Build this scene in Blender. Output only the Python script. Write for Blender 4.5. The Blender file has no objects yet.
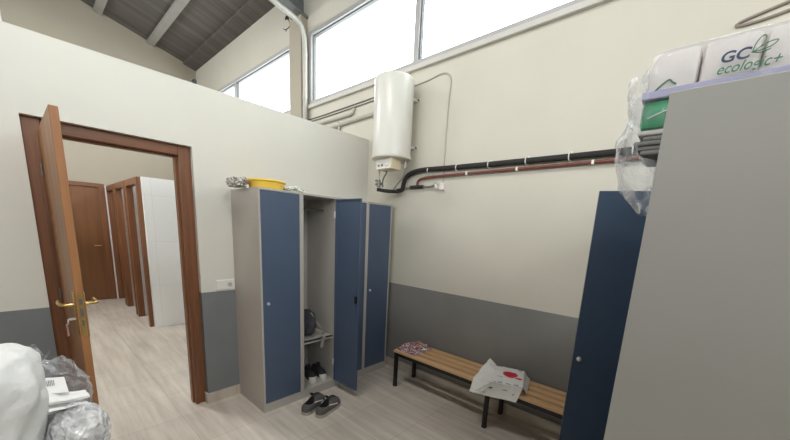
import bpy, bmesh, math, random
from mathutils import Vector, Matrix, noise
from math import pi, sin, cos, radians as rad

SC = bpy.context.scene
COL = SC.collection
random.seed(7)

# ------------------------------------------------------------------ materials
def srgb(r, g, b):
    f = lambda c: (c/255/12.92) if c/255 <= .04045 else ((c/255+.055)/1.055)**2.4
    return (f(r), f(g), f(b), 1)

def new_mat(name):
    m = bpy.data.materials.new(name); m.use_nodes = True
    nt = m.node_tree
    return m, nt, nt.nodes['Principled BSDF']

def N(nt, typ, **kw):
    n = nt.nodes.new(typ)
    for k, v in kw.items():
        if k in n.inputs: n.inputs[k].default_value = v
        else: setattr(n, k, v)
    return n

def coords(nt, kind='Object', scale=(1, 1, 1)):
    t = N(nt, 'ShaderNodeTexCoord'); mp = N(nt, 'ShaderNodeMapping')
    mp.inputs['Scale'].default_value = scale
    nt.links.new(t.outputs[kind], mp.inputs[0])
    return mp.outputs[0]

def world_coords(nt, scale=(1, 1, 1)):
    t = N(nt, 'ShaderNodeNewGeometry'); mp = N(nt, 'ShaderNodeMapping')
    mp.inputs['Scale'].default_value = scale
    nt.links.new(t.outputs['Position'], mp.inputs[0])
    return mp.outputs[0]

def ramp(nt, fac, stops):
    r = N(nt, 'ShaderNodeValToRGB')
    e = r.color_ramp.elements
    while len(e) < len(stops): e.new(.5)
    for i, (p, c) in enumerate(stops):
        e[i].position = p; e[i].color = c
    nt.links.new(fac, r.inputs[0])
    return r.outputs[0]

def mix(nt, fac, a, b):
    n = N(nt, 'ShaderNodeMix'); n.data_type = 'RGBA'
    for s, v in ((0, fac), (6, a), (7, b)):
        if isinstance(v, (tuple, float, int)): n.inputs[s].default_value = v
        else: nt.links.new(v, n.inputs[s])
    return n.outputs[2]

def bump(nt, bsdf, height, strength=.2, dist=.01):
    b = N(nt, 'ShaderNodeBump'); b.inputs['Strength'].default_value = strength
    b.inputs['Distance'].default_value = dist
    nt.links.new(height, b.inputs['Height']); nt.links.new(b.outputs[0], bsdf.inputs['Normal'])

def plain(name, col, rough=.5, metal=0., var=.06, scale=6., bstr=0., spec=.5):
    m, nt, b = new_mat(name)
    c = col
    nz = N(nt, 'ShaderNodeTexNoise', Scale=scale, Detail=3.)
    nt.links.new(coords(nt), nz.inputs[0])
    lo = tuple(x*(1-var) for x in c[:3])+(1,); hi = tuple(min(1, x*(1+var)) for x in c[:3])+(1,)
    nt.links.new(ramp(nt, nz.outputs[0], [(.3, lo), (.7, hi)]), b.inputs['Base Color'])
    b.inputs['Roughness'].default_value = rough; b.inputs['Metallic'].default_value = metal
    b.inputs['Specular IOR Level'].default_value = spec
    if bstr: bump(nt, b, nz.outputs[0], bstr)
    return m

CREAM = srgb(206, 202, 189); GREYB = srgb(134, 133, 131)
def wall_paint(name, upper, lower, h=.975):
    m, nt, b = new_mat(name)
    p = world_coords(nt)
    sep = N(nt, 'ShaderNodeSeparateXYZ'); nt.links.new(p, sep.inputs[0])
    nz = N(nt, 'ShaderNodeTexNoise', Scale=1.7, Detail=4.); nt.links.new(p, nz.inputs[0])
    fine = N(nt, 'ShaderNodeTexNoise', Scale=90., Detail=2.); nt.links.new(p, fine.inputs[0])
    sc = lambda c, k: tuple(x*k for x in c[:3])+(1,)
    up = ramp(nt, nz.outputs[0], [(.3, sc(upper, .965)), (.7, sc(upper, 1.02))])
    if lower:
        lo = ramp(nt, nz.outputs[0], [(.3, sc(lower, .9)), (.7, sc(lower, 1.08))])
        gt = N(nt, 'ShaderNodeMath', operation='GREATER_THAN'); gt.inputs[1].default_value = h
        nt.links.new(sep.outputs[2], gt.inputs[0])
        up = mix(nt, gt.outputs[0], lo, up)
    nt.links.new(up, b.inputs['Base Color'])
    b.inputs['Roughness'].default_value = .62
    b.inputs['Specular IOR Level'].default_value = .3
    bump(nt, b, fine.outputs[0], .08, .004)
    return m

def tiles(name, a, c, joint, size, ox, oy, rough=.35):
    m, nt, b = new_mat(name)
    p = world_coords(nt)
    mp = N(nt, 'ShaderNodeMapping'); mp.inputs['Location'].default_value = (-ox, -oy, 0)
    nt.links.new(p, mp.inputs[0])
    br = N(nt, 'ShaderNodeTexBrick'); br.offset = 0; br.squash = 1
    for k, v in (('Scale', 1.), ('Mortar Size', .0017), ('Mortar Smooth', .3), ('Brick Width', size), ('Row Height', size), ('Bias', 0.)):
        br.inputs[k].default_value = v
    br.inputs['Color1'].default_value = (.45, .45, .45, 1); br.inputs['Color2'].default_value = (.55, .55, .55, 1)
    nt.links.new(mp.outputs[0], br.inputs[0])
    st = N(nt, 'ShaderNodeTexNoise', Scale=1., Detail=6., Roughness=.62)
    nt.links.new(world_coords(nt, (18, 1.3, 1)), st.inputs[0])
    big = N(nt, 'ShaderNodeTexNoise', Scale=1.3, Detail=3.); nt.links.new(p, big.inputs[0])
    s1 = ramp(nt, st.outputs[0], [(.28, a), (.72, c)])
    s2 = mix(nt, .25, s1, ramp(nt, big.outputs[0], [(.35, a), (.65, c)]))
    ov = N(nt, 'ShaderNodeMix'); ov.data_type = 'RGBA'; ov.blend_type = 'OVERLAY'; ov.inputs[0].default_value = .5
    nt.links.new(s2, ov.inputs[6]); nt.links.new(br.outputs[0], ov.inputs[7])
    nt.links.new(mix(nt, br.outputs[1], ov.outputs[2], joint), b.inputs['Base Color'])
    b.inputs['Roughness'].default_value = rough
    return m

def wood(name, dark, light, axis='Z', rough=.4, sc=14., stretch=.05):
    m, nt, b = new_mat(name)
    s = {'X': (stretch, 1, 1), 'Y': (1, stretch, 1), 'Z': (1, 1, stretch)}[axis]
    v = world_coords(nt, tuple(k*sc for k in s))
    n1 = N(nt, 'ShaderNodeTexNoise', Scale=1., Detail=6., Roughness=.6, Distortion=.6); nt.links.new(v, n1.inputs[0])
    n2 = N(nt, 'ShaderNodeTexNoise', Scale=7., Detail=2.); nt.links.new(v, n2.inputs[0])
    c = ramp(nt, n1.outputs[0], [(.3, dark), (.7, light)])
    nt.links.new(mix(nt, .22, c, ramp(nt, n2.outputs[0], [(.35, dark), (.65, light)])), b.inputs['Base Color'])
    b.inputs['Roughness'].default_value = rough
    bump(nt, b, n2.outputs[0], .06, .003)
    return m

def plank_ceiling(name):
    m, nt, b = new_mat(name)
    p = world_coords(nt)
    sep = N(nt, 'ShaderNodeSeparateXYZ'); nt.links.new(p, sep.inputs[0])
    md = N(nt, 'ShaderNodeMath', operation='FRACT')
    sc = N(nt, 'ShaderNodeMath', operation='DIVIDE'); sc.inputs[1].default_value = .19
    nt.links.new(sep.outputs[1], sc.inputs[0]); nt.links.new(sc.outputs[0], md.inputs[0])
    gap = N(nt, 'ShaderNodeMath', operation='LESS_THAN'); gap.inputs[1].default_value = .07
    nt.links.new(md.outputs[0], gap.inputs[0])
    n1 = N(nt, 'ShaderNodeTexNoise', Scale=1., Detail=5.); nt.links.new(world_coords(nt, (.8, 9, 1)), n1.inputs[0])
    c = ramp(nt, n1.outputs[0], [(.3, srgb(86, 82, 78)), (.7, srgb(106, 101, 96))])
    nt.links.new(mix(nt, gap.outputs[0], c, srgb(74, 70, 66)), b.inputs['Base Color'])
    b.inputs['Roughness'].default_value = .8
    return m

def clear_film(name, tint=(.95, .96, .98, 1), base=.10, edge=.65, rough=.12, bscale=26., bstr=.7, white=.55, crease=.3, bdist=.02):
    """thin crinkled clear plastic: see-through with white glints and milky creases"""
    m = bpy.data.materials.new(name); m.use_nodes = True; nt = m.node_tree
    for n in list(nt.nodes): nt.nodes.remove(n)
    out = N(nt, 'ShaderNodeOutputMaterial')
    tr = N(nt, 'ShaderNodeBsdfTransparent'); tr.inputs[0].default_value = tint
    pr = N(nt, 'ShaderNodeBsdfPrincipled'); pr.inputs['Base Color'].default_value = (white, white, white*1.02, 1)
    pr.inputs['Roughness'].default_value = rough; pr.inputs['Specular IOR Level'].default_value = .9
    vo = N(nt, 'ShaderNodeTexVoronoi', Scale=bscale); vo.feature = 'SMOOTH_F1'
    nz = N(nt, 'ShaderNodeTexNoise', Scale=bscale*.6, Detail=3., Distortion=1.2)
    v = world_coords(nt); nt.links.new(v, vo.inputs[0]); nt.links.new(v, nz.inputs[0])
    bp = N(nt, 'ShaderNodeBump'); bp.inputs['Strength'].default_value = bstr; bp.inputs['Distance'].default_value = bdist
    nt.links.new(nz.outputs[0], bp.inputs['Height']); nt.links.new(bp.outputs[0], pr.inputs['Normal'])
    lw = N(nt, 'ShaderNodeLayerWeight'); lw.inputs[0].default_value = .35; nt.links.new(bp.outputs[0], lw.inputs['Normal'])
    cre = ramp(nt, nz.outputs[0], [(.56, (0, 0, 0, 1)), (.68, (crease, crease, crease, 1))])
    a = N(nt, 'ShaderNodeMath', operation='MULTIPLY_ADD'); a.inputs[1].default_value = edge; a.inputs[2].default_value = base
    nt.links.new(lw.outputs['Facing'], a.inputs[0])
    a2 = N(nt, 'ShaderNodeMath', operation='ADD'); a2.use_clamp = True
    nt.links.new(a.outputs[0], a2.inputs[0]); nt.links.new(cre, a2.inputs[1])
    ms = N(nt, 'ShaderNodeMixShader')
    nt.links.new(a2.outputs[0], ms.inputs[0]); nt.links.new(tr.outputs[0], ms.inputs[1]); nt.links.new(pr.outputs[0], ms.inputs[2])
    nt.links.new(ms.outputs[0], out.inputs[0])
    return m

def glass(name):
    m = bpy.data.materials.new(name); m.use_nodes = True; nt = m.node_tree
    for n in list(nt.nodes): nt.nodes.remove(n)
    out = N(nt, 'ShaderNodeOutputMaterial'); tr = N(nt, 'ShaderNodeBsdfTransparent'); gl = N(nt, 'ShaderNodeBsdfGlossy')
    tr.inputs[0].default_value = (.95, .97, .97, 1); gl.inputs['Roughness'].default_value = .02
    ms = N(nt, 'ShaderNodeMixShader'); ms.inputs[0].default_value = .05
    nt.links.new(tr.outputs[0], ms.inputs[1]); nt.links.new(gl.outputs[0], ms.inputs[2])
    nt.links.new(ms.outputs[0], out.inputs[0])
    return m

def speckle(name, cols, scale=30., rough=.8):
    m, nt, b = new_mat(name)
    vo = N(nt, 'ShaderNodeTexNoise', Scale=scale, Detail=2., Distortion=1.5); nt.links.new(world_coords(nt), vo.inputs[0])
    r = N(nt, 'ShaderNodeValToRGB'); r.color_ramp.interpolation = 'CONSTANT'
    e = r.color_ramp.elements
    while len(e) < len(cols): e.new(.5)
    for i, (p, c) in enumerate(cols): e[i].position = p; e[i].color = c
    nt.links.new(vo.outputs[0], r.inputs[0]); nt.links.new(r.outputs[0], b.inputs['Base Color'])
    b.inputs['Roughness'].default_value = rough
    return m

M = {}
M['wall'] = wall_paint('two_tone_wall_paint', CREAM, GREYB)
M['wall_light'] = wall_paint('partition_paint', srgb(214, 213, 205), srgb(122, 126, 128))
M['upper'] = wall_paint('upper_wall_paint', srgb(172, 164, 148), None)
M['bath'] = wall_paint('washroom_paint', srgb(216, 212, 196), None)
M['white_tile'] = plain('white_wall_tile', srgb(232, 234, 236), .25, var=.015, scale=3)
M['floor'] = tiles('porcelain_floor', srgb(176, 167, 157), srgb(222, 214, 204), srgb(164, 155, 144), .454, .68, 1.01, .36)
M['skirt'] = tiles('porcelain_skirting', srgb(176, 166, 154), srgb(204, 195, 183), srgb(146, 136, 124), .454, .68, 1.01, .4)
M['ceiling'] = plank_ceiling('grey_plank_ceiling')
M['purlin'] = plain('pale_purlin_paint', srgb(156, 153, 147), .7)
M['steel_beam'] = plain('grey_steel_paint', srgb(104, 106, 108), .5)
M['alu'] = plain('window_aluminium', srgb(176, 175, 174), .5, 0., var=.03)
M['gasket'] = plain('grey_gasket', srgb(104, 104, 106), .6)
M['glass'] = glass('window_glass')
M['sillw'] = plain('white_sill', srgb(202, 199, 192), .5, var=.03)
M['wood_dark'] = wood('door_frame_wood', srgb(96, 60, 38), srgb(142, 94, 62), 'Z')
M['wood_dark_x'] = wood('door_header_wood', srgb(96, 60, 38), srgb(142, 94, 62), 'X')
M['wood_door'] = wood('door_leaf_wood', srgb(146, 98, 60), srgb(182, 128, 82), 'Z', sc=10)
M['wood_far'] = wood('washroom_door_wood', srgb(104, 68, 40), srgb(130, 86, 52), 'Z', sc=8)
M['bench'] = wood('bench_slat_wood', srgb(192, 150, 108), srgb(222, 184, 140), 'Y', .45, 18, .06)
M['black'] = plain('black_steel', srgb(24, 24, 26), .4)
M['foot'] = plain('brown_rubber_foot', srgb(64, 48, 40), .7)
M['brass'] = plain('polished_brass', srgb(206, 176, 112), .28, .95)
M['chrome'] = plain('chrome', srgb(222, 224, 226), .3, .55)
M['lock_grey'] = plain('lock_metal', srgb(120, 120, 118), .4, .6)
M['grey_metal'] = plain('locker_grey_enamel', srgb(178, 174, 168), .45, var=.02)
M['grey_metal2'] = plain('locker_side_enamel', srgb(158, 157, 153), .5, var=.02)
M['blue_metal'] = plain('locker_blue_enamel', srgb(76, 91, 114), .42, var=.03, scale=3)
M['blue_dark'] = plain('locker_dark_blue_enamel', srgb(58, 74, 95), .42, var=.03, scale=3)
M['white_plastic'] = plain('white_plastic', srgb(228, 226, 220), .4, var=.02)
M['cream_plastic'] = plain('cream_plastic', srgb(222, 208, 178), .45, var=.03)
M['enamel'] = plain('white_enamel', srgb(212, 211, 203), .3, var=.015)
M['tube_grey'] = plain('grey_white_conduit', srgb(178, 174, 164), .5, var=.04)
M['tube_metal'] = plain('pale_metal_conduit', srgb(178, 176, 168), .4, .1, var=.05)
M['cable'] = plain('dark_cable', srgb(104, 98, 90), .6)
M['foam'] = plain('black_pipe_insulation', srgb(44, 43, 42), .85, var=.2, scale=30, bstr=.3)
M['red_pipe'] = plain('reddish_brown_pipe', srgb(118, 66, 56), .5, var=.1)
M['braid'] = plain('braided_hose_metal', srgb(160, 160, 158), .35, .8, var=.3, scale=200)
M['yellow'] = plain('yellow_plastic', srgb(250, 212, 86), .4, var=.03)
M['white_cloth'] = plain('white_cotton', srgb(224, 224, 223), .9, var=.03, bstr=.9, scale=16)
M['paper'] = plain('white_paper', srgb(232, 232, 230), .6, var=.02)
M['print_grey'] = plain('grey_print', srgb(120, 122, 128), .6)
M['print_dark'] = plain('dark_print', srgb(52, 52, 54), .6)
M['red_print'] = plain('red_print', srgb(200, 44, 64), .5)
M['bag_white'] = plain('white_bag_plastic', srgb(236, 236, 231), .32, var=.03, bstr=.25, scale=28)
M['film'] = clear_film('clear_film', base=.03, edge=.30, bstr=.4, bscale=18, crease=.12)
M['film_thick'] = clear_film('crinkled_clear_plastic', base=.05, edge=.42, bscale=18, bstr=.8, white=.85, crease=.32, bdist=.04)
M['film_silver'] = clear_film('crinkled_silvery_plastic', base=.52, edge=.40, bscale=26, bstr=1., rough=.1, white=.95, crease=.45, bdist=.05)
M['stuff_dark'] = plain('grey_fabric_inside_bag', srgb(120, 120, 118), .8, var=.3, scale=14)
M['roll_white'] = plain('white_roll_wrap', srgb(212, 205, 199), .5, var=.02, bstr=.1, scale=24)
M['seam'] = plain('grey_roll_seam', srgb(150, 146, 144), .6)
M['lilac'] = plain('lilac_wrap', srgb(160, 158, 182), .45, var=.06)
M['green'] = plain('green_wrap', srgb(44, 136, 92), .4, var=.25, scale=18)
M['grey_cloth'] = plain('dark_grey_felt', srgb(108, 107, 105), .9, var=.15, scale=30)
M['grey_cloth_light'] = plain('pale_grey_felt', srgb(178, 176, 170), .9, var=.05)
M['navy'] = plain('navy_ink', srgb(38, 54, 84), .5)
M['ink_green'] = plain('green_ink', srgb(58, 110, 84), .5)
M['shoe_grey'] = plain('grey_shoe_mesh', srgb(92, 90, 88), .85, var=.2, scale=60)
M['shoe_dark'] = plain('dark_shoe_lining', srgb(30, 30, 32), .9)
M['shoe_black'] = plain('black_shoe_mesh', srgb(44, 44, 46), .85, var=.2, scale=60)
M['sole'] = plain('off_white_sole', srgb(170, 162, 154), .7, var=.1)
M['sole_white'] = plain('white_sole', srgb(206, 204, 196), .6, var=.05)
M['white_stripe'] = plain('white_shoe_stripe', srgb(225, 225, 225), .5)
M['dark_bag'] = plain('dark_bag_fabric', srgb(62, 62, 68), .85, var=.15, scale=20, bstr=.15)
M['strap'] = plain('pale_grey_webbing', srgb(140, 138, 134), .8)
M['pattern'] = speckle('red_patterned_cloth', [(0, srgb(226, 218, 216)), (.43, srgb(126, 34, 52)), (.54, srgb(176, 168, 168)), (.6, srgb(66, 36, 50)), (.68, srgb(150, 44, 60))], 42)
M['camo'] = speckle('mottled_film', [(0, srgb(210, 206, 200)), (.44, srgb(128, 116, 106)), (.52, srgb(222, 222, 218)), (.62, srgb(70, 70, 62))], 40)
M['camo2'] = speckle('green_white_film', [(0, srgb(228, 230, 226)), (.5, srgb(210, 212, 206)), (.58, srgb(110, 134, 84)), (.64, srgb(236, 236, 234))], 40)
M['tan'] = plain('tan_fabric', srgb(186, 150, 104), .8)
M['key_red'] = plain('red_key_tag', srgb(180, 36, 40), .5)
M['table'] = plain('grey_table_top', srgb(170, 168, 164), .5)
m, nt, b = new_mat('fill_tube_glow'); b.inputs['Emission Color'].default_value = (1, .985, .955, 1); b.inputs['Emission Strength'].default_value = 8.  # glow for the tubes of the added fill lights
M['fill_glow'] = m
M['lock_light'] = plain('socket_recess', srgb(176, 174, 170), .5)
FILL_POWER = 30.  # power of the added fill lights
M['white_lit'] = plain('white_post_paint', srgb(235, 235, 232), .6)

# ------------------------------------------------------------------ mesh helpers
class MB:
    def __init__(self): self.bm = bmesh.new()
    def box(self, x0, x1, y0, y1, z0, z1, bev=0., mtx=None):
        x0, x1 = sorted((x0, x1)); y0, y1 = sorted((y0, y1)); z0, z1 = sorted((z0, z1))
        vs = [self.bm.verts.new((x, y, z)) for x in (x0, x1) for y in (y0, y1) for z in (z0, z1)]
        fs = []
        for q in ((0, 1, 3, 2), (4, 6, 7, 5), (0, 4, 5, 1), (2, 3, 7, 6), (0, 2, 6, 4), (1, 5, 7, 3)):
            fs.append(self.bm.faces.new([vs[i] for i in q]))
        if bev:
            ed = list({e for f in fs for e in f.edges})
            r = bmesh.ops.bevel(self.bm, geom=ed, offset=bev, segments=2, profile=.5, affect='EDGES')
            if mtx:
                vv = {v for f in r['faces'] for v in f.verts} | {v for v in vs if v.is_valid}
                for v in vv: v.co = mtx @ v.co
        elif mtx:
            for v in vs: v.co = mtx @ v.co
        return self
    def tube(self, pts, r, n=10, caps=True, smoothpts=0):
        pts = [Vector(p) for p in pts]
        for _ in range(smoothpts):
            q = [pts[0]]
            for a, b in zip(pts, pts[1:]): q += [a.lerp(b, .25), a.lerp(b, .75)]
            q.append(pts[-1]); pts = q
        rs = r if isinstance(r, (list, tuple)) else [r]*len(pts)
        ref = None; rings = []
        for i, p in enumerate(pts):
            t = (pts[min(i+1, len(pts)-1)]-pts[max(i-1, 0)]).normalized()
            if ref is None:
                ref = Vector((0, 0, 1)) if abs(t.z) < .9 else Vector((1, 0, 0))
            u = (ref-t*ref.dot(t)).normalized(); ref = u; w = t.cross(u)
            rings.append([self.bm.verts.new(p+(u*cos(a)+w*sin(a))*rs[min(i, len(rs)-1)]) for a in (2*pi*k/n for k in range(n))])
        for A, B in zip(rings, rings[1:]):
            for k in range(n): self.bm.faces.new((A[k], A[(k+1) % n], B[(k+1) % n], B[k]))
        if caps:
            self.bm.faces.new(rings[0][::-1]); self.bm.faces.new(rings[-1])
        return self
    def lathe(self, prof, c, n=32, axis='Z', close=True):
        rings = []
        for r, h in prof:
            ring = []
            for k in range(n):
                a = 2*pi*k/n
                o = {'Z': (r*cos(a), r*sin(a), h), 'X': (h, r*cos(a), r*sin(a)), 'Y': (r*sin(a), h, r*cos(a))}[axis]
                ring.append(self.bm.verts.new(Vector(c)+Vector(o)))
            rings.append(ring)
        for A, B in zip(rings, rings[1:]):
            for k in range(n): self.bm.faces.new((A[k], A[(k+1) % n], B[(k+1) % n], B[k]))
        if close:
            self.bm.faces.new(rings[0][::-1]); self.bm.faces.new(rings[-1])
        return self
    def grid(self, fn, nu, nv, closeu=False):
        vs = [[self.bm.verts.new(fn(i/(nu if closeu else nu-1), j/(nv-1))) for j in range(nv)] for i in range(nu)]
        for i in range(nu if closeu else nu-1):
            for j in range(nv-1):
                a, b = vs[i], vs[(i+1) % nu]
                self.bm.faces.new((a[j], b[j], b[j+1], a[j+1]))
        return self
    def prism(self, poly, d):
        d = Vector(d)
        a = [self.bm.verts.new(p) for p in poly]; b = [self.bm.verts.new(Vector(p)+d) for p in poly]
        n = len(a)
        self.bm.faces.new(a[::-1]); self.bm.faces.new(b)
        for k in range(n): self.bm.faces.new((a[k], a[(k+1) % n], b[(k+1) % n], b[k]))
        return self
    def lump(self, c, r, seed=0, amp=.15, freq=3., sub=4, flat=None, ridged=False, power=1.):
        bmesh_before = set(self.bm.verts)
        bmesh.ops.create_icosphere(self.bm, subdivisions=sub, radius=1)
        c = Vector(c)
        for v in self.bm.verts:
            if v in bmesh_before: continue
            d = v.co.normalized()
            if power != 1: d = Vector([math.copysign(abs(k)**power, k) for k in d])
            q = d*freq+Vector((seed*7.3, seed*3.1, seed*1.7))
            nz = noise.noise(q)+.5*noise.noise(q*2.1)
            if ridged: nz = .6-abs(noise.noise(q))*1.6-abs(noise.noise(q*2.3))*.8
            d = d*(1+amp*nz)
            p = c+Vector((d.x*r[0], d.y*r[1], d.z*r[2]))
            if flat is not None and p.z < flat: p.z = flat+.002*(p.z-flat)
            v.co = p
        return self
    def xform(self, mtx):
        for v in self.bm.verts: v.co = mtx @ v.co
        return self
    def build(self, name, mat, parent=None, smooth=False, origin=None):
        bm = self.bm
        bmesh.ops.recalc_face_normals(bm, faces=bm.faces)
        off = Vector((0, 0, 0))
        if parent is not None:
            p = parent
            while p is not None: off += Vector(p.location); p = p.parent
        else:
            if origin is None:
                lo = [min(v.co[i] for v in bm.verts) for i in range(3)]; hi = [max(v.co[i] for v in bm.verts) for i in range(3)]
                origin = ((lo[0]+hi[0])/2, (lo[1]+hi[1])/2, lo[2])
            off = Vector(origin)
        for v in bm.verts: v.co -= off
        me = bpy.data.meshes.new(name); bm.to_mesh(me); bm.free()
        me.materials.append(M[mat] if isinstance(mat, str) else mat)
        if smooth:
            me.polygons.foreach_set('use_smooth', [True]*len(me.polygons))
            if smooth != 'all':
                try: me.set_sharp_from_angle(angle=rad(40))
                except Exception: pass
        o = bpy.data.objects.new(name, me); COL.objects.link(o)
        if parent is not None: o.parent = parent
        else: o.location = off
        return o

def tag(o, label=None, cat=None, group=None, kind=None):
    for k, v in (('label', label), ('category', cat), ('group', group), ('kind', kind)):
        if v: o[k] = v
    return o

def thing(name, loc, label, cat, group=None):
    o = bpy.data.objects.new(name, None); COL.objects.link(o)
    o.location = loc; o.empty_display_size = .1
    return tag(o, label, cat, group)

def struct_root(name, loc):
    o = bpy.data.objects.new(name, None); COL.objects.link(o); o.location = loc
    o['kind'] = 'structure'; return o

def struct(o): o['kind'] = 'structure'; return o

def bx(name, mat, dims, parent=None, bev=0., smooth=False):
    return MB().box(*dims, bev=bev).build(name, mat, parent, smooth)

def copy_tree(o, parent=None):
    c = o.copy(); COL.objects.link(c)
    if parent is not None: c.parent = parent
    for ch in list(o.children): copy_tree(ch, c)
    return c

def text_mesh(name, body, size, mat, mtx, parent, shear=0., extrude=.0004, weight=0., spacing=1.):
    cu = bpy.data.curves.new(name, 'FONT'); cu.body = body; cu.size = size; cu.extrude = extrude
    cu.shear = shear; cu.offset = weight; cu.space_character = spacing
    tmp = bpy.data.objects.new(name+'_curve', cu); COL.objects.link(tmp)
    dg = bpy.context.evaluated_depsgraph_get(); dg.update()
    me = bpy.data.meshes.new_from_object(tmp.evaluated_get(dg))
    bpy.data.objects.remove(tmp); bpy.data.curves.remove(cu)
    me.transform(mtx); me.name = name
    off = Vector((0, 0, 0)); p = parent
    while p is not None: off += Vector(p.location); p = p.parent
    me.transform(Matrix.Translation(-off))
    me.materials.clear(); me.materials.append(M[mat])
    o = bpy.data.objects.new(name, me); COL.objects.link(o); o.parent = parent
    return o

# ------------------------------------------------------------------ constants of the room (metres; camera stands above x = y = 0)
XR = 2.69          # inner face of the right wall
YP = 2.91          # face of the partition with the door
YG = 8.17          # gable wall at the far end
HP = 2.53          # partition height
ZE, SL = 4.58, .26  # eaves height, roof slope
XRIDGE = -1.65

# ------------------------------------------------------------------ the setting
def build_shell():
    f = MB().box(-6, XR+.25, -4, YG+.2, -.12, 0); struct(f.build('floor', 'floor'))
    # right outer wall, with the high strip windows cut out
    w = MB()
    w.box(XR, XR+.25, -4, YG+.2, 0, 3.10)
    w.box(XR, XR+.25, -4, YG+.2, 3.95, 4.75)
    w.box(XR, XR+.25, 4.06, 4.50, 3.10, 3.95)
    w.box(XR, XR+.25, 7.60, YG+.2, 3.10, 3.95)
    w.box(XR, XR+.25, -4, -2.2, 3.10, 3.95)
    struct(w.build('wall_right', 'wall'))
    # partition with door opening
    p = MB()
    p.box(-2.2, .043, YP, YP+.13, 0, HP)
    p.box(.900, XR, YP, YP+.13, 0, HP)
    p.box(.043, .900, YP, YP+.13, 2.088, HP)
    struct(p.build('wall_partition', 'wall_light'))
    # left partition, back partition (behind the camera)
    struct(bx('wall_left', 'wall', (-2.33, -2.2, -2.6, YP+.13, 0, HP)))
    struct(bx('wall_back', 'wall', (-2.33, XR, -2.73, -2.6, 0, HP)))
    # hall beyond: gable walls and far side
    top = lambda x: ZE+SL*(XR-x)
    for nm, y0, win in (('wall_gable', YG, True), ('wall_gable_rear', -4.2, False)):
        g = MB()
        if win:
            zr = top(XRIDGE)
            g.prism([(0.10, y0, 0), (XR, y0, 0), (XR, y0, ZE+.1), (.10, y0, top(.10)+.1)], (0, .2, 0))
            g.prism([(-1.1, y0, 0), (.10, y0, 0), (.10, y0, 3.4), (-1.1, y0, 3.4)], (0, .2, 0))
            g.prism([(-1.1, y0, 4.95), (.10, y0, 4.95), (.10, y0, top(.1)+.1), (-1.1, y0, top(-1.1)+.1)], (0, .2, 0))
            g.prism([(-6, y0, 0), (-1.1, y0, 0), (-1.1, y0, top(-1.1)+.1), (XRIDGE, y0, zr+.1), (-6, y0, ZE+.1)], (0, .2, 0))
        else:
            g.box(-6, XR, y0, y0+.2, 0, 3.5).box(-6, -5.2, y0, y0+.2, 3.5, 4.45).box(2.2, XR, y0, y0+.2, 3.5, 4.45)  # high opening added behind the camera to let in more daylight
            g.prism([(-6, y0, 4.45), (XR, y0, 4.45), (XR, y0, ZE+.1), (XRIDGE, y0, top(XRIDGE)+.1), (-6, y0, ZE+.1)], (0, .2, 0))
        struct(g.build(nm, 'upper'))
    fl = MB().box(-6.2, -6, -4.2, YG+.2, 0, 2.9).box(-6.2, -6, -4.2, YG+.2, 4.2, 4.75)
    fl.box(-6.2, -6, -4.2, -3.4, 2.9, 4.2).box(-6.2, -6, 7.6, YG+.2, 2.9, 4.2)  # strip left open out of view, only as a daylight source
    struct(fl.build('wall_far_side', 'upper'))
    c = MB()
    c.prism([(XR+.3, -4.2, ZE-SL*.3), (XR+.3, -4.2, ZE-SL*.3+.12), (XRIDGE, -4.2, top(XRIDGE)+.12), (XRIDGE, -4.2, top(XRIDGE))], (0, YG+4.4, 0))
    c.prism([(-6.3, -4.2, ZE-.07), (-6.3, -4.2, ZE+.05), (XRIDGE, -4.2, top(XRIDGE)+.12), (XRIDGE, -4.2, top(XRIDGE))], (0, YG+4.4, 0))
    struct(c.build('ceiling', 'ceiling'))
    # painted purlins along the roof
    for x in (1.94, 1.22, .50, -.22):
        z = top(x)
        struct(MB().prism([(x-.05, -4, z-.035), (x+.05, -4, z-.061), (x+.05, -4, z+.02), (x-.05, -4, z+.046)], (0, YG+4, 0)).build('ceiling_beam', 'purlin'))
    # wall plate in the eaves corner
    struct(MB().prism([(XR-.22, 4.4, top(XR-.22)-.035), (XR, 4.4, ZE-.035), (XR, 4.4, ZE+.03), (XR-.22, 4.4, top(XR-.22)+.03)], (0, YG-4.4, 0)).build('trim_1', 'ceiling'))
    # post with steel rafter
    struct(bx('pillar', 'upper', (XR-.09, XR, 4.13, 4.40, 0, 4.14)))
    r = MB()
    for (dz0, dz1, y0, y1) in ((-.46, -.445, 4.10, 4.34), (-.02, 0, 4.10, 4.34), (-.45, -.01, 4.205, 4.235)):
        r.prism([(XR, y0, ZE+dz0), (XR, y0, ZE+dz1), (XRIDGE, y0, top(XRIDGE)+dz1), (XRIDGE, y0, top(XRIDGE)+dz0)], (0, y1-y0, 0))
    struct(r.build('ceiling_beam_steel', 'steel_beam'))
    # baseboards (tile skirting)
    struct(bx('baseboard_right', 'skirt', (XR-.014, XR, -2.6, YP, 0, .095)))
    b = MB().box(.900, XR-.014, YP-.014, YP, 0, .09).box(.886, .900, YP-.014, YP+.05, 0, .09)
    struct(b.build('baseboard_partition', 'skirt'))
    struct(bx('baseboard_left', 'skirt', (-2.2, .043, YP-.014, YP, 0, .09)))
    # unseen washroom side wall behind the partition, lowered to let in more light
    struct(bx('wall_washroom', 'bath', (-.75, -.65, YP+.13, YG, 0, 1.6)))

build_shell()

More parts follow.
